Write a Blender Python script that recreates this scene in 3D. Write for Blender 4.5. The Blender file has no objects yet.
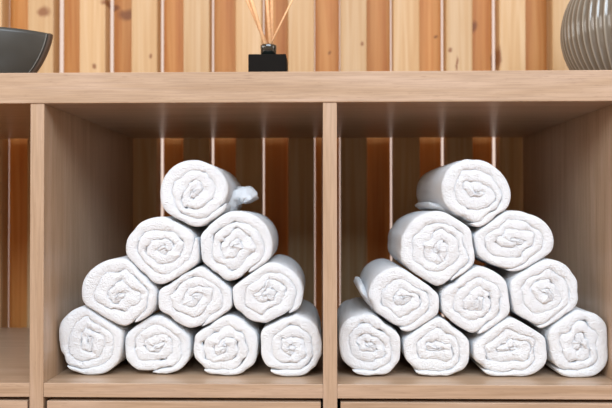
import bpy, bmesh, math, random
from mathutils import Vector, Matrix, noise

C = bpy.context.scene
col = C.collection

# ------------------------------------------------------------------ camera
# world: x right, y away from the camera, z up; the origin is on the shelf floor,
# under the middle divider's front edge.  Metres.
cam_d = bpy.data.cameras.new('camera')
cam = bpy.data.objects.new('camera', cam_d); col.objects.link(cam)
yaw, pitch, roll = -0.02058, 0.01113, 0.00077
cam.matrix_world = (Matrix.Translation((-0.01225, -0.89613, 0.22037)) @ Matrix.Rotation(-yaw, 4, 'Z')
                    @ Matrix.Rotation(math.pi / 2 + pitch, 4, 'X') @ Matrix.Rotation(-roll, 4, 'Z'))
cam_d.sensor_width = 36.0
cam_d.lens = 36.0 * 700.0 / 612.0
cam_d.clip_start = 0.02
cam_d.dof.use_dof = True
cam_d.dof.focus_distance = 0.95
cam_d.dof.aperture_fstop = 4.0
C.camera = cam

# ------------------------------------------------------------------ world and light
w = bpy.data.worlds.new('daylight'); C.world = w; w.use_nodes = True
nt = w.node_tree; nt.nodes.clear()
wo = nt.nodes.new('ShaderNodeOutputWorld'); bg = nt.nodes.new('ShaderNodeBackground')
# surroundings: a bright daylit side beyond the slatted wall, a dimmer room on the viewer's side
wt = nt.nodes.new('ShaderNodeTexCoord'); ws = nt.nodes.new('ShaderNodeSeparateXYZ'); wr = nt.nodes.new('ShaderNodeValToRGB')
nt.links.new(wt.outputs['Generated'], ws.inputs[0]); nt.links.new(ws.outputs['Y'], wr.inputs[0])
wr.color_ramp.elements[0].position = 0.0; wr.color_ramp.elements[0].color = (0.62, 0.42, 0.27, 1)
wr.color_ramp.elements[1].position = 0.35; wr.color_ramp.elements[1].color = (0.68, 0.53, 0.45, 1)
nt.links.new(wr.outputs[0], bg.inputs['Color']); bg.inputs['Strength'].default_value = 1.0
nt.links.new(bg.outputs[0], wo.inputs[0])

def area(name, loc, aim, sx, sy, power, color):
    d = bpy.data.lights.new(name, 'AREA'); d.shape = 'RECTANGLE'; d.size = sx; d.size_y = sy
    d.energy = power; d.color = color
    o = bpy.data.objects.new(name, d); col.objects.link(o)
    o.location = loc
    o.rotation_euler = (Vector(aim) - Vector(loc)).to_track_quat('-Z', 'Y').to_euler()
    return o
area('ceiling_daylight', (0.1, -2.15, 1.85), (0.1, -0.2, 0.2), 3.0, 1.2, 68, (0.85, 1.01, 1.18))
for yy in (0.10, -0.50, -1.15, -1.95):               # the panes of the windows in the side walls
    area('window_daylight', (-2.2, yy, 0.95), (0.4, yy * 0.3, 0.35), 0.42, 0.8, 3.6, (1.0, 0.98, 0.95))
area('window_daylight', (2.3, -0.45, 0.95), (-0.3, -0.1, 0.3), 0.8, 0.9, 6.0, (1.0, 0.95, 0.90))

vs = C.view_settings
vs.view_transform = 'Standard'; vs.look = 'None'; vs.gamma = 1.0; vs.use_curve_mapping = False
vs.exposure = 0.44

# ------------------------------------------------------------------ materials
def lin(r, g, b):
    f = lambda c: (c / 255 / 12.92) if c / 255 <= 0.04045 else ((c / 255 + 0.055) / 1.055) ** 2.4
    return (f(r), f(g), f(b), 1)

def new_mat(name, rough=0.5, spec=0.5):
    m = bpy.data.materials.new(name); m.use_nodes = True
    b = m.node_tree.nodes['Principled BSDF']
    b.inputs['Roughness'].default_value = rough
    b.inputs['Specular IOR Level'].default_value = spec
    return m, m.node_tree, b

def plain(name, rgb, rough=0.5, spec=0.5, coat=0.0, noise_amt=0.06, noise_scale=40):
    m, t, b = new_mat(name, rough, spec)
    tc = t.nodes.new('ShaderNodeTexCoord'); n = t.nodes.new('ShaderNodeTexNoise')
    n.inputs['Scale'].default_value = noise_scale; n.inputs['Detail'].default_value = 4
    t.links.new(tc.outputs['Object'], n.inputs['Vector'])
    r = t.nodes.new('ShaderNodeValToRGB')
    c = lin(*rgb)
    r.color_ramp.elements[0].position = 0.3; r.color_ramp.elements[1].position = 0.7
    r.color_ramp.elements[0].color = [x * (1 - noise_amt) for x in c[:3]] + [1]
    r.color_ramp.elements[1].color = [min(1, x * (1 + noise_amt)) for x in c[:3]] + [1]
    t.links.new(n.outputs[0], r.inputs[0]); t.links.new(r.outputs[0], b.inputs['Base Color'])
    b.inputs['Coat Weight'].default_value = coat
    b.inputs['Coat Roughness'].default_value = 0.08
    return m

def laminate(name, grain, rough=0.30):
    """pale pinkish oak laminate, fine streaks along the axis `grain`"""
    m, t, b = new_mat(name, rough, 0.45)
    L = t.links; N = t.nodes.new
    tc = N('ShaderNodeTexCoord')
    def streak(stretch, scale, detail, dist=0.0):
        mp = N('ShaderNodeMapping'); s = [1, 1, 1]; s['xyz'.index(grain)] = stretch
        mp.inputs['Scale'].default_value = s
        n = N('ShaderNodeTexNoise'); n.inputs['Scale'].default_value = scale; n.inputs['Detail'].default_value = detail
        n.inputs['Distortion'].default_value = dist
        L.new(tc.outputs['Object'], mp.inputs['Vector']); L.new(mp.outputs[0], n.inputs['Vector'])
        return n
    fine = streak(0.035, 520, 3); broad = streak(0.06, 70, 3, 0.4); pores = streak(0.07, 900, 2)
    r1 = N('ShaderNodeValToRGB'); e = r1.color_ramp.elements
    e[0].position = 0.30; e[0].color = lin(165, 140, 115); e[1].position = 0.68; e[1].color = lin(183, 160, 139)
    k = r1.color_ramp.elements.new(0.48); k.color = lin(175, 151, 127)
    L.new(broad.outputs[0], r1.inputs[0])
    r2 = N('ShaderNodeValToRGB'); e = r2.color_ramp.elements
    e[0].position = 0.34; e[0].color = (0.88, 0.86, 0.845, 1); e[1].position = 0.62; e[1].color = (1.05, 1.04, 1.03, 1)
    L.new(fine.outputs[0], r2.inputs[0])
    mx = N('ShaderNodeMix'); mx.data_type = 'RGBA'; mx.blend_type = 'MULTIPLY'; mx.inputs['Factor'].default_value = 1.0
    L.new(r1.outputs[0], mx.inputs['A']); L.new(r2.outputs[0], mx.inputs['B'])
    r3 = N('ShaderNodeValToRGB'); e = r3.color_ramp.elements
    e[0].position = 0.27; e[0].color = (0.72, 0.68, 0.66, 1); e[1].position = 0.36; e[1].color = (1, 1, 1, 1)
    L.new(pores.outputs[0], r3.inputs[0])
    m2 = N('ShaderNodeMix'); m2.data_type = 'RGBA'; m2.blend_type = 'MULTIPLY'; m2.inputs['Factor'].default_value = 0.7
    L.new(mx.outputs['Result'], m2.inputs['A']); L.new(r3.outputs[0], m2.inputs['B'])
    L.new(m2.outputs['Result'], b.inputs['Base Color'])
    bp = N('ShaderNodeBump'); bp.inputs['Strength'].default_value = 0.12; bp.inputs['Distance'].default_value = 0.0006
    L.new(fine.outputs[0], bp.inputs['Height']); L.new(bp.outputs[0], b.inputs['Normal'])
    return m

# knots in the slats the photograph shows: x, z, half width, half height
KNOTS = [(-0.5451, 0.6049, 0.0115, 0.0096), (-0.4462, 0.5003, 0.0038, 0.0042), (-0.3383, 0.5190, 0.0029, 0.0048), (-0.3963, 0.6116, 0.0172, 0.0096), (0.2890, 0.5841, 0.0067, 0.0115), (0.0672, 0.5397, 0.0034, 0.0038), (0.2340, 0.5292, 0.0031, 0.0038), (0.2472, 0.5006, 0.0019, 0.0134), (0.2152, 0.5655, 0.0038, 0.0038), (0.3265, 0.5135, 0.0042, 0.0191), (0.0063, 0.5343, 0.0023, 0.0038), (-0.4214, 0.6252, 0.0115, 0.0057),]

def pine(name, c_dark, c_mid, c_light):
    """planed pine boards: each board's own tone, long grain, brown knots"""
    m, t, b = new_mat(name, 0.5, 0.35)
    L = t.links; N = t.nodes.new
    tc = N('ShaderNodeTexCoord'); at = N('ShaderNodeAttribute'); at.attribute_name = 'board'
    off = N('ShaderNodeVectorMath'); off.operation = 'MULTIPLY_ADD'
    cmb = N('ShaderNodeCombineXYZ')
    L.new(at.outputs['Fac'], cmb.inputs['Z']); L.new(at.outputs['Fac'], cmb.inputs['Y'])
    off.inputs[1].default_value = (0, 1.7, 9.0)
    L.new(cmb.outputs[0], off.inputs[0]); L.new(tc.outputs['Object'], off.inputs[2])
    def nz(scale, sc, detail, dist=0.0):
        mp = N('ShaderNodeMapping'); mp.inputs['Scale'].default_value = sc
        n = N('ShaderNodeTexNoise'); n.inputs['Scale'].default_value = scale; n.inputs['Detail'].default_value = detail
        n.inputs['Distortion'].default_value = dist
        L.new(off.outputs[0], mp.inputs['Vector']); L.new(mp.outputs[0], n.inputs['Vector']); return n
    g1 = nz(60, (1, 1, 0.035), 2, 1.2); g2 = nz(340, (1, 1, 0.02), 2)
    r = N('ShaderNodeValToRGB'); e = r.color_ramp.elements
    e[0].position = 0.33; e[0].color = c_dark; e[1].position = 0.66; e[1].color = c_light
    k = e.new(0.5); k.color = c_mid
    L.new(g1.outputs[0], r.inputs[0])
    r2 = N('ShaderNodeValToRGB'); e = r2.color_ramp.elements
    e[0].position = 0.3; e[0].color = (0.93, 0.90, 0.87, 1); e[1].position = 0.6; e[1].color = (1, 1, 1, 1)
    L.new(g2.outputs[0], r2.inputs[0])
    mx = N('ShaderNodeMix'); mx.data_type = 'RGBA'; mx.blend_type = 'MULTIPLY'; mx.inputs['Factor'].default_value = 0.8
    L.new(r.outputs[0], mx.inputs['A']); L.new(r2.outputs[0], mx.inputs['B'])
    # board tone
    tone = N('ShaderNodeMapRange'); tone.inputs['From Min'].default_value = 0; tone.inputs['From Max'].default_value = 1
    fr = N('ShaderNodeMath'); fr.operation = 'FRACT'; mu = N('ShaderNodeMath'); mu.operation = 'MULTIPLY'; mu.inputs[1].default_value = 0.618
    L.new(at.outputs['Fac'], mu.inputs[0]); L.new(mu.outputs[0], fr.inputs[0]); L.new(fr.outputs[0], tone.inputs['Value'])
    tone.inputs['To Min'].default_value = 0.86; tone.inputs['To Max'].default_value = 1.04
    sc = N('ShaderNodeVectorMath'); sc.operation = 'SCALE'
    L.new(mx.outputs['Result'], sc.inputs[0]); L.new(tone.outputs[0], sc.inputs['Scale'])
    # knots
    wn = N('ShaderNodeTexNoise'); wn.inputs['Scale'].default_value = 60
    wv = N('ShaderNodeVectorMath'); wv.operation = 'MULTIPLY_ADD'; wv.inputs[1].default_value = (0.008, 0.0, 0.012)
    L.new(tc.outputs['Object'], wn.inputs['Vector']); L.new(wn.outputs['Color'], wv.inputs[0]); L.new(tc.outputs['Object'], wv.inputs[2])
    best = None
    for (kx, kz, ka, kb) in KNOTS:
        sb = N('ShaderNodeVectorMath'); sb.operation = 'SUBTRACT'; sb.inputs[1].default_value = (kx + 0.004, 0, kz + 0.006)
        ml = N('ShaderNodeVectorMath'); ml.operation = 'MULTIPLY'; ml.inputs[1].default_value = (1 / ka, 0, 1 / kb)
        ln = N('ShaderNodeVectorMath'); ln.operation = 'LENGTH'
        L.new(wv.outputs[0], sb.inputs[0]); L.new(sb.outputs[0], ml.inputs[0]); L.new(ml.outputs[0], ln.inputs[0])
        if best is None: best = ln.outputs['Value']
        else:
            mn = N('ShaderNodeMath'); mn.operation = 'MINIMUM'; L.new(best, mn.inputs[0]); L.new(ln.outputs['Value'], mn.inputs[1]); best = mn.outputs[0]
    kr = N('ShaderNodeValToRGB'); e = kr.color_ramp.elements
    e[0].position = 0.45; e[0].color = (0.8, 0.8, 0.8, 1); e[1].position = 0.98; e[1].color = (0, 0, 0, 1)
    dv = N('ShaderNodeMath'); dv.operation = 'MULTIPLY'; dv.inputs[1].default_value = 0.7
    L.new(best, dv.inputs[0]); L.new(dv.outputs[0], kr.inputs[0])
    km = N('ShaderNodeMix'); km.data_type = 'RGBA'
    L.new(kr.outputs[0], km.inputs['Factor']); L.new(sc.outputs[0], km.inputs['A']); km.inputs['B'].default_value = lin(118, 66, 30)
    L.new(km.outputs['Result'], b.inputs['Base Color'])
    return m

def towel_mat():
    m, t, b = new_mat('white_terry', 1.0, 0.1)
    L = t.links; N = t.nodes.new
    b.inputs['Base Color'].default_value = (0.84, 0.895, 0.945, 1)
    b.inputs['Subsurface Weight'].default_value = 0.2; b.inputs['Subsurface Radius'].default_value = (1, 1, 1); b.inputs['Subsurface Scale'].default_value = 0.006
    b.inputs['Sheen Weight'].default_value = 0.25; b.inputs['Sheen Roughness'].default_value = 0.6
    tc = N('ShaderNodeTexCoord')
    n = N('ShaderNodeTexNoise'); n.inputs['Scale'].default_value = 620; n.inputs['Detail'].default_value = 2
    n2 = N('ShaderNodeTexNoise'); n2.inputs['Scale'].default_value = 150; n2.inputs['Detail'].default_value = 3
    ad = N('ShaderNodeMath'); ad.operation = 'MULTIPLY_ADD'; ad.inputs[1].default_value = 0.35
    L.new(tc.outputs['Object'], n.inputs['Vector']); L.new(tc.outputs['Object'], n2.inputs['Vector'])
    L.new(n2.outputs[0], ad.inputs[0]); L.new(n.outputs[0], ad.inputs[2])
    bp = N('ShaderNodeBump'); bp.inputs['Strength'].default_value = 1.0; bp.inputs['Distance'].default_value = 0.0034
    L.new(ad.outputs[0], bp.inputs['Height']); L.new(bp.outputs[0], b.inputs['Normal'])
    return m

M = dict(
    lam_x=laminate('oak_laminate_lengthwise', 'x'), lam_z=laminate('oak_laminate_upright', 'z'),
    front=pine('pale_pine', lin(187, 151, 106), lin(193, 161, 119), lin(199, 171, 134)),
    rear=pine('honey_pine_shaded', lin(187, 119, 58), lin(197, 134, 70), lin(204, 146, 83)),  # same pine as the front boards, shade painted in, slightly more orange
    towel=towel_mat(),
    black=plain('matt_black', (22, 20, 18), 0.65, 0.06), gloss=plain('black_gloss', (22, 28, 27), 0.08, 0.7, 0.5),
    reed=plain('pale_rattan', (240, 196, 150), 0.7, 0.2, 0, 0.12, 300),
    slate=plain('slate_glaze', (62, 64, 62), 0.34, 0.45, 0.0, 0.08, 30),
    line=plain('bevel_highlight_paint', (112, 112, 108), 0.4, 0.4), rim=plain('raw_clay_edge', (78, 66, 58), 0.5, 0.4, 0.0),  # line: paler grey standing in for the bowl's bevel highlight
    vase=plain('grey_glaze', (104, 99, 90), 0.16, 0.6, 0.5, 0.10, 25),
    floor=plain('brown_wooden_floor', (140, 104, 74), 0.5, 0.4, 0.0, 0.1, 4),
    dark=plain('dark_gap_liner', (60, 45, 35), 0.8, 0.2),
)

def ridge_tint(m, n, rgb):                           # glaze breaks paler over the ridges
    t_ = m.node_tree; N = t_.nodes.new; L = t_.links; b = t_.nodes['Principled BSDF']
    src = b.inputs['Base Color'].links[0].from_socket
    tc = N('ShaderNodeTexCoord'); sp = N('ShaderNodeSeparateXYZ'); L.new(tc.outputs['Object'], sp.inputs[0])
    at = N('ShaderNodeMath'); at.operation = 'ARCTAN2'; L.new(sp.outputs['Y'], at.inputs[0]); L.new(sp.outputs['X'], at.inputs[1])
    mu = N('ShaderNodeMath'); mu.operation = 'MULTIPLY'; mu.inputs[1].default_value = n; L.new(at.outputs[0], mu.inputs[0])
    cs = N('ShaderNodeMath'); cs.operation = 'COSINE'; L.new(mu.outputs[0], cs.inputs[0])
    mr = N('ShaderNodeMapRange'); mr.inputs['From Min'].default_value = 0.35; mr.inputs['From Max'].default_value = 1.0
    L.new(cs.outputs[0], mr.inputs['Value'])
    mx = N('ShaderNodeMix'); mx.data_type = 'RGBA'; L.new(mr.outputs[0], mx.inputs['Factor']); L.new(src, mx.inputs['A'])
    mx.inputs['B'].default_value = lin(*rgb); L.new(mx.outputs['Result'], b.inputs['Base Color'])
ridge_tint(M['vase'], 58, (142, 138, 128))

# ------------------------------------------------------------------ helpers
def link_mesh(name, bm, mat, parent=None, smooth=False):
    me = bpy.data.meshes.new(name); bm.to_mesh(me); bm.free()
    for m in (mat if isinstance(mat, (list, tuple)) else [mat]): me.materials.append(m)
    if smooth:
        for p in me.polygons: p.use_smooth = True
    o = bpy.data.objects.new(name, me); col.objects.link(o)
    if parent: o.parent = parent
    return o

def box(bm, x0, x1, y0, y1, z0, z1, bev=0.0, seg=2):
    r = bmesh.ops.create_cube(bm, size=1.0, matrix=Matrix.Translation(((x0 + x1) / 2, (y0 + y1) / 2, (z0 + z1) / 2))
                              @ Matrix.Diagonal((x1 - x0, y1 - y0, z1 - z0, 1)))
    vs_ = r['verts']
    if bev:
        es = list({e for v in vs_ for e in v.link_edges})
        bmesh.ops.bevel(bm, geom=es, offset=bev, segments=seg, affect='EDGES', profile=0.5)
    return vs_

def lathe(bm, prof, seg=48, cx=0, cy=0, ribs=0, amp=0.0):
    rings = []
    for (r, z, k) in prof:
        ring = []
        for i in range(seg):
            a = 2 * math.pi * i / seg
            rr = r
            if ribs and k: rr = r + k * amp * (abs(math.cos(ribs * a / 2)) ** 5 - 1)
            ring.append(bm.verts.new((cx + rr * math.cos(a), cy + rr * math.sin(a), z)))
        rings.append(ring)
    for a, b in zip(rings, rings[1:]):
        for i in range(seg):
            bm.faces.new((a[i], a[(i + 1) % seg], b[(i + 1) % seg], b[i]))
    return rings

def empty(name, loc=(0, 0, 0)):
    o = bpy.data.objects.new(name, None); o.location = loc; o.empty_display_size = 0.05; col.objects.link(o)
    return o

def tag(o, label, cat, group=None):
    o['label'] = label; o['category'] = cat
    if group: o['group'] = group
    return o

# ------------------------------------------------------------------ the setting
W, t, H, T, DEP = 0.36, 0.018, 0.3605, 0.0398, 0.4289
h = t / 2
FLOOR = -0.46
bm = bmesh.new(); box(bm, -3, 3, -3.2, 1.6, FLOOR - 0.05, FLOOR)
o = link_mesh('floor', bm, M['floor']); o['kind'] = 'structure'

YW = DEP + 0.007                      # front of the slatted wall
def slat_wall():
    bm = bmesh.new(); la = bm.faces.layers.float.new('board_f')
    pitch, wd, th = 0.1003, 0.0500, 0.036
    y2 = YW + th + 0.013
    for k in range(-22, 34):
        x = -0.5753 + pitch * k
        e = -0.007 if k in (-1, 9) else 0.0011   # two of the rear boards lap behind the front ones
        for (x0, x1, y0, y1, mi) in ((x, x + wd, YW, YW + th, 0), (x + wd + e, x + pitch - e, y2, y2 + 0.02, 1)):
            b = bmesh.new(); box(b, x0, x1, y0, y1, FLOOR, 2.3, 0.0022, 2)
            me = bpy.data.meshes.new('t'); b.to_mesh(me); b.free()
            n0 = len(bm.faces); bm.from_mesh(me); bpy.data.meshes.remove(me)
            bm.faces.ensure_lookup_table()
            for f in bm.faces[n0:]:
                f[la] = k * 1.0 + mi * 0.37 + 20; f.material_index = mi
    for z in (FLOOR + 0.1, 2.1):      # hidden rails the two layers of boards are fixed to
        n0 = len(bm.faces); box(bm, -2.7, 2.8, YW + th, y2, z, z + 0.04)
        bm.faces.ensure_lookup_table()
        for f in bm.faces[n0:]: f.material_index = 1
    vals = [f[la] for f in bm.faces]
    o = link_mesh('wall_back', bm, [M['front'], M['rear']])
    a = o.data.attributes.new('board', 'FLOAT', 'FACE')
    for i, v in enumerate(vals): a.data[i].value = v
    o['kind'] = 'structure'
slat_wall()

# ------------------------------------------------------------------ shelf unit
unit = tag(empty('shelf_unit', (0, 0, FLOOR)), 'pale oak laminate cubby shelf unit holding the rolled towels', 'shelf')
def upart(name, dims, mat, bev=0.0008, parent=unit, boxes=None):
    bm = bmesh.new()
    for d in (boxes or [dims]):
        x0, x1, y0, y1, z0, z1 = d
        box(bm, x0, x1, y0, y1, z0 - FLOOR, z1 - FLOOR, bev)
    return link_mesh(name, bm, mat, parent)
P = W + t
XL, XR = -2 * P - h - 0.0, P + h
upart('top_board', (XL, XR, -0.0015, DEP, H, H + T), M['lam_x'], 0.0012)
for k in (-2, -1, 0, 1):
    upart('divider', (k * P - h, k * P + h, 0, DEP, FLOOR + 0.0005, H), M['lam_z'], 0.0007)
for k in (-2, -1, 0):
    x0, x1 = k * P + h, (k + 1) * P - h
    upart('shelf_board', (x0, x1, 0.0006, DEP, -0.018, 0), M['lam_x'], 0.0007)
    upart('base_board', (x0, x1, 0.01, DEP, FLOOR + 0.06, FLOOR + 0.078), M['lam_x'])
    upart('carcass_back', (x0, x1, DEP - 0.008, DEP, FLOOR + 0.078, -0.018), M['dark'])
    for j in range(2):
        zt = -0.0228 - j * 0.1815
        d = upart('drawer', (0, 0, 0, 0, 0, 0), M['lam_x'], 0.0008,
                  boxes=[(x0 + 0.0042, x1 - 0.0030, 0.001, 0.019, zt - 0.178, zt)])
        upart('drawer_box', (x0 + 0.02, x1 - 0.02, 0.019, 0.36, zt - 0.165, zt - 0.02), M['dark'], parent=d)

# ------------------------------------------------------------------ rolled towels
# name: centre x, centre z, half width, half height, y of the front end
TW = {
 'A1': (-0.3230, 0.0469, 0.0465, 0.0464, 0.045), 'A2': (-0.2341, 0.0390, 0.0474, 0.0397, 0.050),
 'A3': (-0.1415, 0.0400, 0.0465, 0.0408, 0.045), 'A4': (-0.0532, 0.0415, 0.0430, 0.0420, 0.040),
 'B1': (-0.2818, 0.1100, 0.0512, 0.0463, 0.042), 'B2': (-0.1817, 0.1044, 0.0497, 0.0443, 0.045),
 'B3': (-0.0850, 0.1106, 0.0480, 0.0415, 0.045),
 'C1': (-0.2227, 0.1699, 0.0501, 0.0455, 0.042), 'C2': (-0.1277, 0.1724, 0.0470, 0.0505, 0.045),
 'D': (-0.1805, 0.2459, 0.0464, 0.0443, 0.045),
 'E1': (0.0524, 0.0425, 0.0425, 0.0430, 0.042), 'E2': (0.1416, 0.0390, 0.0480, 0.0399, 0.045),
 'E3': (0.2380, 0.0385, 0.0540, 0.0404, 0.045), 'E4': (0.3285, 0.0445, 0.0440, 0.0459, 0.043),
 'F1': (0.0998, 0.1029, 0.0475, 0.0430, 0.045), 'F2': (0.1938, 0.1008, 0.0490, 0.0456, 0.045),
 'F3': (0.2830, 0.1102, 0.0450, 0.0469, 0.045),
 'G1': (0.1456, 0.1690, 0.0510, 0.0508, 0.045), 'G2': (0.2425, 0.1811, 0.0520, 0.0420, 0.048),
 'H': (0.1950, 0.2450, 0.0445, 0.0455, 0.045),
}
# tail angle (deg, where the outer end of the roll lies), winding direction, pitch, yaw, seed, tilt, core squash, core angle
SP = {
 'A1': (228, 1, .0108, 0.2, 3, 0, .70, 80), 'A2': (262, 1, .0108, 0, 5, 0, .62, 10), 'A3': (230, 1, .0112, 0, 8, 0, .75, 40),
 'A4': (232, 1, .0110, -.3, 12, 0, .70, -50), 'B1': (300, 1, .0128, 0, 17, 0, .75, 20), 'B2': (285, 1, .0112, 0, 21, 8, .62, 40),
 'B3': (320, 1, .0112, -.3, 23, 0, .75, 60), 'C1': (20, -1, .0118, 0, 29, 0, .80, 0), 'C2': (300, 1, .0118, -0.6, 31, 10, .85, 30),
 'D': (342, -1, .0125, -.2, 37, 0, .62, 60), 'E1': (236, 1, .0105, 0, 41, -20, .6, -30), 'E2': (228, 1, .0115, 0, 43, 0, .60, -15),
 'E3': (222, 1, .0115, 0, 47, 0, .60, 10), 'E4': (232, 1, .0128, -.3, 53, 0, .8, 80), 'F1': (262, 1, .0118, -.8, 59, -35, .75, 50),
 'F2': (275, 1, .0118, 0, 61, 0, .85, 70), 'F3': (262, 1, .0112, 0, 67, 25, .62, -70), 'G1': (292, 1, .0118, 0, 71, 0, .7, 60),
 'G2': (262, 1, .0112, 0, 73, -12, .60, -10), 'H': (262, 1, .0120, -2.5, 79, -35, .60, -35),
}
LEVEL = {'A': 0, 'B': 1, 'C': 2, 'D': 3, 'E': 0, 'F': 1, 'G': 2, 'H': 3}
TLEN = 0.19

def ell(name, a):
    cx, cz, rx, rz, y = TW[name]
    n = 2.04
    return 1.03 * (abs(math.cos(a) / rx) ** n + abs(math.sin(a) / rz) ** n) ** (-1 / n)

def tilted(name, a):
    # an oval leaning by the tilt, kept inside the measured half width and height
    tl = math.radians(SP[name][5])
    base = ell(name, a)
    return base * (1 + 0.055 * math.cos(2 * (a - tl))) / 1.0 if tl else base

def planes(name):
    cx, cz, rx, rz, y = TW[name]
    out = []
    for o_, v in TW.items():
        if o_ == name or (v[0] < 0) != (cx < 0): continue
        dx, dz = v[0] - cx, v[1] - cz; d = math.hypot(dx, dz); a = math.atan2(dz, dx)
        r1, r2 = tilted(name, a), tilted(o_, a + math.pi)
        if d < r1 + r2 + 0.006:
            over = r1 + r2 - d
            share = 0.5
            if LEVEL[name[0]] > LEVEL[o_[0]]: share = 0.42
            elif LEVEL[name[0]] < LEVEL[o_[0]]: share = 0.58
            out.append((a, r1 - over * share - 0.0004))
    if LEVEL[name[0]] == 0: out.append((-math.pi / 2, cz - 0.0006))
    if name == 'A1': out.append((math.pi, cx - (-P + h) - 0.0006))
    if name == 'A4': out.append((0, -h - cx - 0.0006))
    if name == 'E1': out.append((math.pi, cx - h - 0.0006))
    if name == 'E4': out.append((0, P - h - cx - 0.0006))
    return out

def outline(name, n=360):
    pl = planes(name); R = []
    for i in range(n):
        a = 2 * math.pi * i / n
        r = tilted(name, a); vals = [r]
        for pa, pd in pl:
            c = math.cos(a - pa)
            if c > 0.15: vals.append(pd / c)
        k = 0.0022; m = min(vals)
        s = m - k * math.log(sum(math.exp(-(v - m) / k) for v in vals))
        R.append(min(s, m))
    return R

def smooth(x): x = max(0, min(1, x)); return x * x * (3 - 2 * x)

LY = [(0, 0), (.6, .06), (.85, .26), (1, .46), (1.1, .68), (1.25, .92), (1.5, 1.12), (2, 1.46), (2.5, 2.0)]
def layer(a):
    for (a0, v0), (a1, v1) in zip(LY, LY[1:]):
        if a < a1: return v0 + (v1 - v0) * (a - a0) / (a1 - a0)
    return a - 0.5

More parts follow.
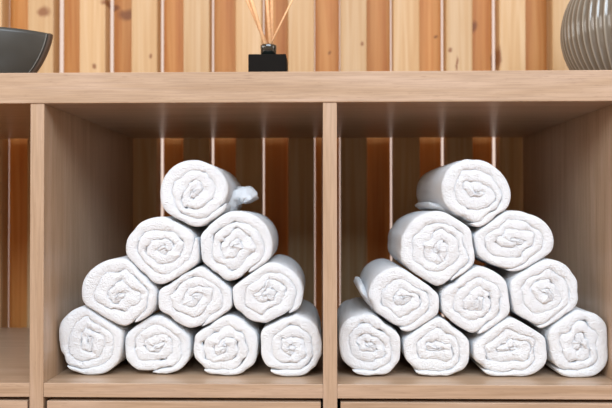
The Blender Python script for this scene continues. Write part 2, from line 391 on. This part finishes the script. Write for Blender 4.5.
def rolled_towel(name):
    cx, cz, rx, rz, y0 = TW[name]
    tail, sgn, pitch, yawd, seed, tilt, squash, cang = SP[name]
    rng = random.Random(seed)
    R = outline(name)
    pitch *= 1.12
    Rm = sum(R) / len(R)
    def Ra(a):
        f = (a / (2 * math.pi)) % 1.0 * 360; i = int(f); f -= i
        return R[i % 360] * (1 - f) + R[(i + 1) % 360] * f
    tail_a = math.radians(tail)
    turns = Rm / pitch + 0.30
    per = 84
    n = int(turns * per)
    # section: q across the thickness (-1 inner .. 1 outer), depth from the rounded front fold
    sec = []
    F = 11
    for i in range(F + 1):
        th = math.pi * i / F
        q = -math.cos(th); sec.append((q, 0, math.sin(th)))            # front fold, inner -> outer
    for s in (0.03, 0.07, 0.13, 0.22, 0.36, 0.52, 0.68, 0.82, 0.92): sec.append((1.0, s, None))
    for i in range(5):
        th = math.pi * i / 4
        sec.append((math.cos(th), 1, -math.sin(th)))
    for s in (0.7, 0.3, 0.08): sec.append((-1.0, s, None))
    off = Vector((seed * 3.17, seed * 1.31, seed * 0.77))
    ca = math.radians(cang)
    bm = bmesh.new(); rings = []
    pits = [(rng.uniform(0, turns), rng.uniform(0.35, 1.0)) for _ in range(int(turns * 4.5))]
    for j in range(n + 1):
        a_t = j / per                      # turns inward from the tail
        ang = tail_a + sgn * a_t * 2 * math.pi
        so, si = layer(a_t), layer(a_t + 1)      # depth of the layer's outer and inner face below the outline
        rc = 1 - (so + si) / 2 * pitch / Rm
        nz = noise.noise(Vector((math.cos(ang) * 1.4, math.sin(ang) * 1.4, a_t * 0.9)) + off)
        nz2 = noise.noise(Vector((a_t * 5.5, 3.1, 0)) + off)
        half = pitch / Rm * 0.555 * (si - so) * (1 + 0.07 * nz2)
        # short places where the layer is pinched and the crease opens
        pin = 0.0
        for pt, pa in pits:
            dd = abs(a_t - pt)
            if dd < 0.05: pin = max(pin, pa * (1 - dd / 0.05))
        if a_t > turns - 0.7: pin = 0
        half *= (1 - 0.26 * smooth(pin))
        endf = 1.0
        if j < 7: endf = [0.25, 0.62, 0.8, 0.9, 0.96, 0.99, 1.0][j]
        if j > n - 5: endf = [0.97, 0.9, 0.75, 0.45, 0.2][4 - (n - j)] if n - j < 5 else 1
        half *= endf
        lip = pitch * (0.38 + 0.10 * nz2) * (1 + 0.8 * smooth(pin))
        ax = 0.0020 * noise.noise(Vector((math.cos(ang), math.sin(ang), a_t * 1.1 + 5)) * 1.3 + off)
        ax += 0.0007 * noise.noise(Vector((a_t * 7.0, 7.7, 0)) + off)
        ax += 0.0028 * (1 - max(0, rc)) ** 1.3 * rng_core(seed)
        ring = []
        for (q, s, bulge) in sec:
            fr = rc + q * half
            if bulge is not None:
                if s == 0: y = lip - lip * (abs(bulge) ** 0.62) + ax
                else: y = TLEN + 0.005 + 0.006 * bulge * -1 + ax
            else:
                y = lip + s * TLEN + ax * (1 - s)
            r = fr * Ra(ang)
            # the tight middle is flattened to an uneven loop
            px, pz = r * math.cos(ang), r * math.sin(ang)
            u = px * math.cos(ca) + pz * math.sin(ca); v = -px * math.sin(ca) + pz * math.cos(ca)
            k = 1 - smooth(abs(fr) / 0.80)
            v *= 1 - (1 - squash) * k; u *= 1 + (1 / squash - 1) * 0.30 * k
            px = u * math.cos(ca) - v * math.sin(ca); pz = u * math.sin(ca) + v * math.cos(ca)
            # soft irregular push of the layers
            kk = max(0, 1 - abs(fr) ** 3)
            wv = Vector((px * 52, pz * 52, 0.3)) + off
            px += 0.0065 * kk * noise.noise(wv); pz += 0.0065 * kk * noise.noise(wv + Vector((9.1, 4.2, 1)))
            wv = Vector((px * 150, pz * 150, y * 30)) + off
            px += 0.0020 * kk * noise.noise(wv); pz += 0.0020 * kk * noise.noise(wv + Vector((3.1, 4.2, 1)))
            # body: soft swells and the yaw of the axis
            sy = y / TLEN
            swell = 1 + 0.012 * noise.noise(Vector((ang * 0.0 + px * 22, pz * 22, y * 16)) + off) - 0.03 * smooth((sy - 0.8) / 0.25)
            px = px * swell + math.tan(math.radians(yawd)) * y * 1.0
            pz = pz * swell
            # loops of terry
            tn = noise.noise(Vector((px, y, pz)) * 420 + off)
            if bulge is not None:
                y += 0.0005 * tn + 0.0007 * noise.noise(Vector((px, pz, 0.0)) * 170 + off) * abs(bulge)
            else:
                px += 0.0004 * tn; pz += 0.0004 * tn
            ring.append(bm.verts.new((px, y, pz)))
        rings.append(ring)
    m = len(sec)
    for A_, B_ in zip(rings, rings[1:]):
        for i in range(m):
            f = (A_[i], A_[(i + 1) % m], B_[(i + 1) % m], B_[i])
            bm.faces.new(f if sgn > 0 else f[::-1])
    for ring in (rings[0], rings[-1]):
        try: bm.faces.new(ring)
        except ValueError: pass
    bmesh.ops.recalc_face_normals(bm, faces=bm.faces)
    o = link_mesh('rolled_towel', bm, M['towel'], None, True)
    o.location = (cx, y0 - 0.004, cz)
    return o

def rng_core(seed):
    return random.Random(seed * 7 + 1).uniform(-0.9, 0.1)

LAB = {
 'A1': 'white rolled towel in the left pile bottom row, against the left divider',
 'A2': 'white rolled towel in the left pile bottom row, second from the left divider',
 'A3': 'white rolled towel in the left pile bottom row, second from the middle divider',
 'A4': 'white rolled towel in the left pile bottom row, against the middle divider',
 'B1': 'white rolled towel with wide coils, left end of the left pile second row',
 'B2': 'white rolled towel in the centre of the left pile second row',
 'B3': 'white rolled towel at the right end of the left pile second row',
 'C1': 'white rolled towel, left one of the two just under the left pile top towel',
 'C2': 'white rolled towel, right one of the two just under the left pile top towel',
 'D': 'white rolled towel on top of the left pile, crumpled end sticking out right',
 'E1': 'white rolled towel in the right pile bottom row, against the middle divider',
 'E2': 'white rolled towel in the right pile bottom row, second from the middle divider',
 'E3': 'widest white rolled towel, right pile bottom row, second from the right wall',
 'E4': 'white rolled towel in the right pile bottom row, against the right wall',
 'F1': 'white rolled towel at left of the right pile second row, corner flipped up',
 'F2': 'white rolled towel in the centre of the right pile second row',
 'F3': 'white rolled towel at the right end of the right pile second row',
 'G1': 'large white rolled towel, left one of the two under the right pile top towel',
 'G2': 'flattened white rolled towel, right one of the two under the right pile top towel',
 'H': 'white rolled towel on top of the right pile, loose flap beneath it at left',
}
towels = {}
for nme in TW:
    o = rolled_towel(nme)
    tag(o, LAB[nme], 'towel', 'rolled towels in the left cubby' if TW[nme][0] < 0 else 'rolled towels in the right cubby')
    towels[nme] = o

def flap(owner, path, y0, y1, thick, seed, crumple=0.002, taper=0.0):
    """loose end of the cloth: a thick folded strip following `path` (x, z points), from y0 back to y1"""
    o = towels[owner]; off = Vector((seed, seed * .7, 0)); base = o.location
    # resample the path smoothly
    pts = []
    for i in range(len(path) - 1):
        p0 = path[max(0, i - 1)]; p1 = path[i]; p2 = path[i + 1]; p3 = path[min(len(path) - 1, i + 2)]
        for s in range(8):
            u = s / 8
            pts.append(tuple(0.5 * (2 * p1[k] + (p2[k] - p0[k]) * u + (2 * p0[k] - 5 * p1[k] + 4 * p2[k] - p3[k]) * u * u
                             + (3 * p1[k] - p0[k] - 3 * p2[k] + p3[k]) * u ** 3) for k in (0, 1)))
    pts.append(path[-1])
    bm = bmesh.new(); rings = []
    n = len(pts)
    for i, (x, z) in enumerate(pts):
        a = pts[max(0, i - 1)]; b = pts[min(n - 1, i + 1)]
        tx, tz = b[0] - a[0], b[1] - a[1]; l = math.hypot(tx, tz) or 1; nx, nz_ = -tz / l, tx / l
        e = math.sin(math.pi * min(1, (n - 1 - i + 0.9) / 3.2) / 2)
        ring = []
        K = 22
        for q in range(K * 2):
            # flattened loop around: along y on one side, back on the other
            if q < K: s = q / (K - 1); side = 1
            else: s = 1 - (q - K) / (K - 1); side = -1
            endr = math.sin(math.pi * min(1, min(s, 1 - s) * 9 + 0.12) / 2)
            y = y0 + (y1 - y0) * s + taper * i / n * (1 - s)
            off_n = side * thick / 2 * endr * e
            w_ = noise.noise(Vector((x * 60, y * 55, z * 60)) + off) * crumple * 2 + noise.noise(Vector((x * 160, y * 150, z * 160)) + off) * crumple * 0.9
            f = min(1, i / 6)
            ring.append(bm.verts.new((x + nx * (off_n + w_ * f) - base.x, y - base.y, z + nz_ * (off_n + w_ * f) - base.z)))
        rings.append(ring)
    m = len(rings[0])
    for A_, B_ in zip(rings, rings[1:]):
        for i in range(m): bm.faces.new((A_[i], A_[(i + 1) % m], B_[(i + 1) % m], B_[i]))
    bm.faces.new(rings[0]); bm.faces.new(rings[-1])
    bmesh.ops.recalc_face_normals(bm, faces=bm.faces)
    return link_mesh('loose_end', bm, M['towel'], o, True)

flap('D', [(-0.168, 0.2210), (-0.150, 0.2290), (-0.138, 0.2390), (-0.128, 0.2455), (-0.118, 0.2430), (-0.1135, 0.2360)], 0.092, 0.17, 0.019, 9.4, 0.0045)
flap('H', [(0.195, 0.2060), (0.174, 0.2160), (0.155, 0.2255), (0.139, 0.2310)], 0.075, 0.23, 0.009, 7.7, 0.0010)
flap('F1', [(0.088, 0.0700), (0.073, 0.0800), (0.0580, 0.0935), (0.0480, 0.1080), (0.0420, 0.1200)], 0.060, 0.19, 0.009, 2.7, 0.0014)

# ------------------------------------------------------------------ reed diffuser
dx, dy, dz = -0.0896, 0.1477, H + T
dif = tag(empty('reed_diffuser', (dx, dy, dz)), 'square black reed diffuser bottle with pale reeds on the shelf top', 'diffuser')
bm = bmesh.new(); box(bm, -0.0277, 0.0277, -0.0277, 0.0277, 0, 0.0502, 0.0016, 3)
link_mesh('bottle', bm, M['black'], dif)
bm = bmesh.new()
lathe(bm, [(0.0001, .0502, 0), (0.0098, .0502, 0), (0.0098, .0535, 0), (0.0118, .0545, 0), (0.0118, .0625, 0), (0.0122, .064, 0), (0.0122, .0678, 0),
           (0.0115, .0690, 0), (0.0080, .0690, 0), (0.0078, .0560, 0), (0.0001, .0560, 0)], 40)
nk = link_mesh('collar', bm, M['gloss'], dif, True)
def reed(bx, by, tx, ty, L_, rad=0.0026):
    bm = bmesh.new()
    d = Vector((tx - bx, ty - by, 0.19)).normalized(); s = Vector((bx, by, 0.056))
    q = d.to_track_quat('Z', 'Y').to_matrix().to_4x4()
    bmesh.ops.create_cone(bm, cap_ends=True, segments=12, radius1=rad, radius2=rad, depth=L_,
                          matrix=Matrix.Translation(s + d * L_ / 2) @ q)
    link_mesh('reed', bm, M['reed'], dif, True)
for a in ((0.003, 0.001, -0.0780, 0.012, 0.23), (-0.001, -0.004, -0.059, 0.004, 0.225), (0.0035, -0.002, -0.0100, 0.004, 0.24),
          (0.005, 0.003, 0.0015, 0.030, 0.23), (-0.004, -0.003, 0.0860, 0.02, 0.235, 0.0014)):
    reed(*a)

# ------------------------------------------------------------------ boat bowl
bx_, by_ = -0.500, 0.142
bowl = tag(empty('boat_bowl', (bx_, by_, H + T)), 'dark slate grey boat-shaped bowl on the left of the shelf top', 'bowl')
def bowl_mesh():
    Lr, Wr, Hh = 0.0850, 0.046, 0.0863
    bm = bmesh.new(); NU, NZ = 40, 16; stem = 0.0022
    def surf(inner):
        rows = []
        for j in range(NZ + 1):
            s = j / NZ                               # 0 rim .. 1 base
            zz = Hh * (1 - s); tq = s * 0.93
            f = max(0.0, (1 - tq ** 1.45)) ** 0.5
            L = Lr * f; Wd = Wr * (1 - tq ** 2.3) ** 0.62
            if inner: L -= 0.006; Wd -= 0.004; zz = max(zz, 0.004)
            row = []
            for side in (1, -1):
                for i in range(NU + 1):
                    u = math.cos(math.pi * i / NU) if side == 1 else -math.cos(math.pi * i / NU)
                    y = side * (stem * (0 if inner else 1) + Wd * (1 - abs(u) ** 2.0) ** 0.9)
                    row.append(bm.verts.new((L * u, y, zz)))
            rows.append(row)
        return rows
    A_, B_ = surf(False), surf(True)
    for rows, flip in ((A_, 0), (B_, 1)):
        for r0, r1 in zip(rows, rows[1:]):
            m = len(r0)
            for i in range(m):
                f = (r0[i], r0[(i + 1) % m], r1[(i + 1) % m], r1[i])
                bm.faces.new(f[::-1] if flip else f)
        bm.faces.new(rows[-1] if not flip else rows[-1][::-1])
    m = len(A_[0])
    for i in range(m): bm.faces.new((A_[0][i], B_[0][i], B_[0][(i + 1) % m], A_[0][(i + 1) % m]))
    bmesh.ops.remove_doubles(bm, verts=bm.verts, dist=1e-5)
    bmesh.ops.recalc_face_normals(bm, faces=bm.faces)
    return bm
bo = link_mesh('bowl_body', bowl_mesh(), M['slate'], bowl, True)
def keel():                                        # raised band along each pointed end
    for sg in (1, -1):
        bm = bmesh.new(); rows = []
        for j in range(21):
            s = j / 20; tq = s * 0.93; L = 0.0850 * (1 - tq ** 1.45) ** 0.5; zz = 0.0863 * (1 - s)
            row = []
            for (d, yy) in ((-0.0018, 0.0072), (0.0007, 0.0048), (0.0014, 0.0), (0.0007, -0.0048), (-0.0018, -0.0072)):
                nx = L / 0.0850; nzz = -tq
                row.append(bm.verts.new((sg * (L + d * nx), yy, max(0.0003, zz + d * nzz))))
            rows.append(row)
        for r0, r1 in zip(rows, rows[1:]):
            for i in range(4): bm.faces.new((r0[i], r0[i + 1], r1[i + 1], r1[i]))
            bm.faces.new((r0[4], r0[0], r1[0], r1[4]))
        bm.faces.new(rows[0]); bm.faces.new(rows[-1])
        bmesh.ops.recalc_face_normals(bm, faces=bm.faces)
        k = link_mesh('keel_band', bm, M['rim'], bowl)
        k['label'] = 'brown raw clay keel band'
keel()
def highlight_line():                                  # painted highlight: thin paler tube added along the near side of each band
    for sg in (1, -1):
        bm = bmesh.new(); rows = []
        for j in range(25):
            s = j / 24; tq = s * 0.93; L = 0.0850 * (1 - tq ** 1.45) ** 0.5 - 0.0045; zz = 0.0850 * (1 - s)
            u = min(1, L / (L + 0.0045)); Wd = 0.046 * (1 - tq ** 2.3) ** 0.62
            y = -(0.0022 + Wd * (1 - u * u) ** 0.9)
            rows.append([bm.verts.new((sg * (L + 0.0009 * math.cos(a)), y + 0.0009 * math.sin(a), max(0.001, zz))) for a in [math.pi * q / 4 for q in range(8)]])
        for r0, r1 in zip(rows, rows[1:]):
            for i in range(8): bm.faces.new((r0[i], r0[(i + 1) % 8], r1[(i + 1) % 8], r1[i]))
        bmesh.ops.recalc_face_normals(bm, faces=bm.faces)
        k = link_mesh('painted_highlight', bm, M['line'], bowl, True)
highlight_line()

# ------------------------------------------------------------------ ribbed vase
vz = tag(empty('ribbed_vase', (0.4672, 0.172, H + T)), 'round grey glazed vase with upright ribs at right of the shelf top', 'vase')
bm = bmesh.new(); Rv, zc = 0.109, 0.0941
prof = [(0.0001, 0.0, 0), (0.050, 0.0, 0), (0.0545, 0.0015, 0.2)]
a0 = math.asin(-zc / Rv) + 0.03
for i in range(41):
    a = a0 + (math.radians(68) - a0) * i / 40
    prof.append((Rv * math.cos(a), zc + Rv * math.sin(a), min(1, i / 3 + 0.3)))
zt = prof[-1][1]
prof += [(0.036, zt + 0.004, 0.4), (0.034, zt + 0.012, 0), (0.036, zt + 0.020, 0), (0.0385, zt + 0.023, 0), (0.037, zt + 0.025, 0), (0.033, zt + 0.021, 0),
         (0.030, zt + 0.010, 0), (0.034, zt - 0.004, 0), (0.07, zt - 0.03, 0), (0.095, 0.09, 0), (0.07, 0.03, 0), (0.0001, 0.008, 0)]
lathe(bm, prof, 58 * 10, ribs=58, amp=0.0022)
bmesh.ops.recalc_face_normals(bm, faces=bm.faces)
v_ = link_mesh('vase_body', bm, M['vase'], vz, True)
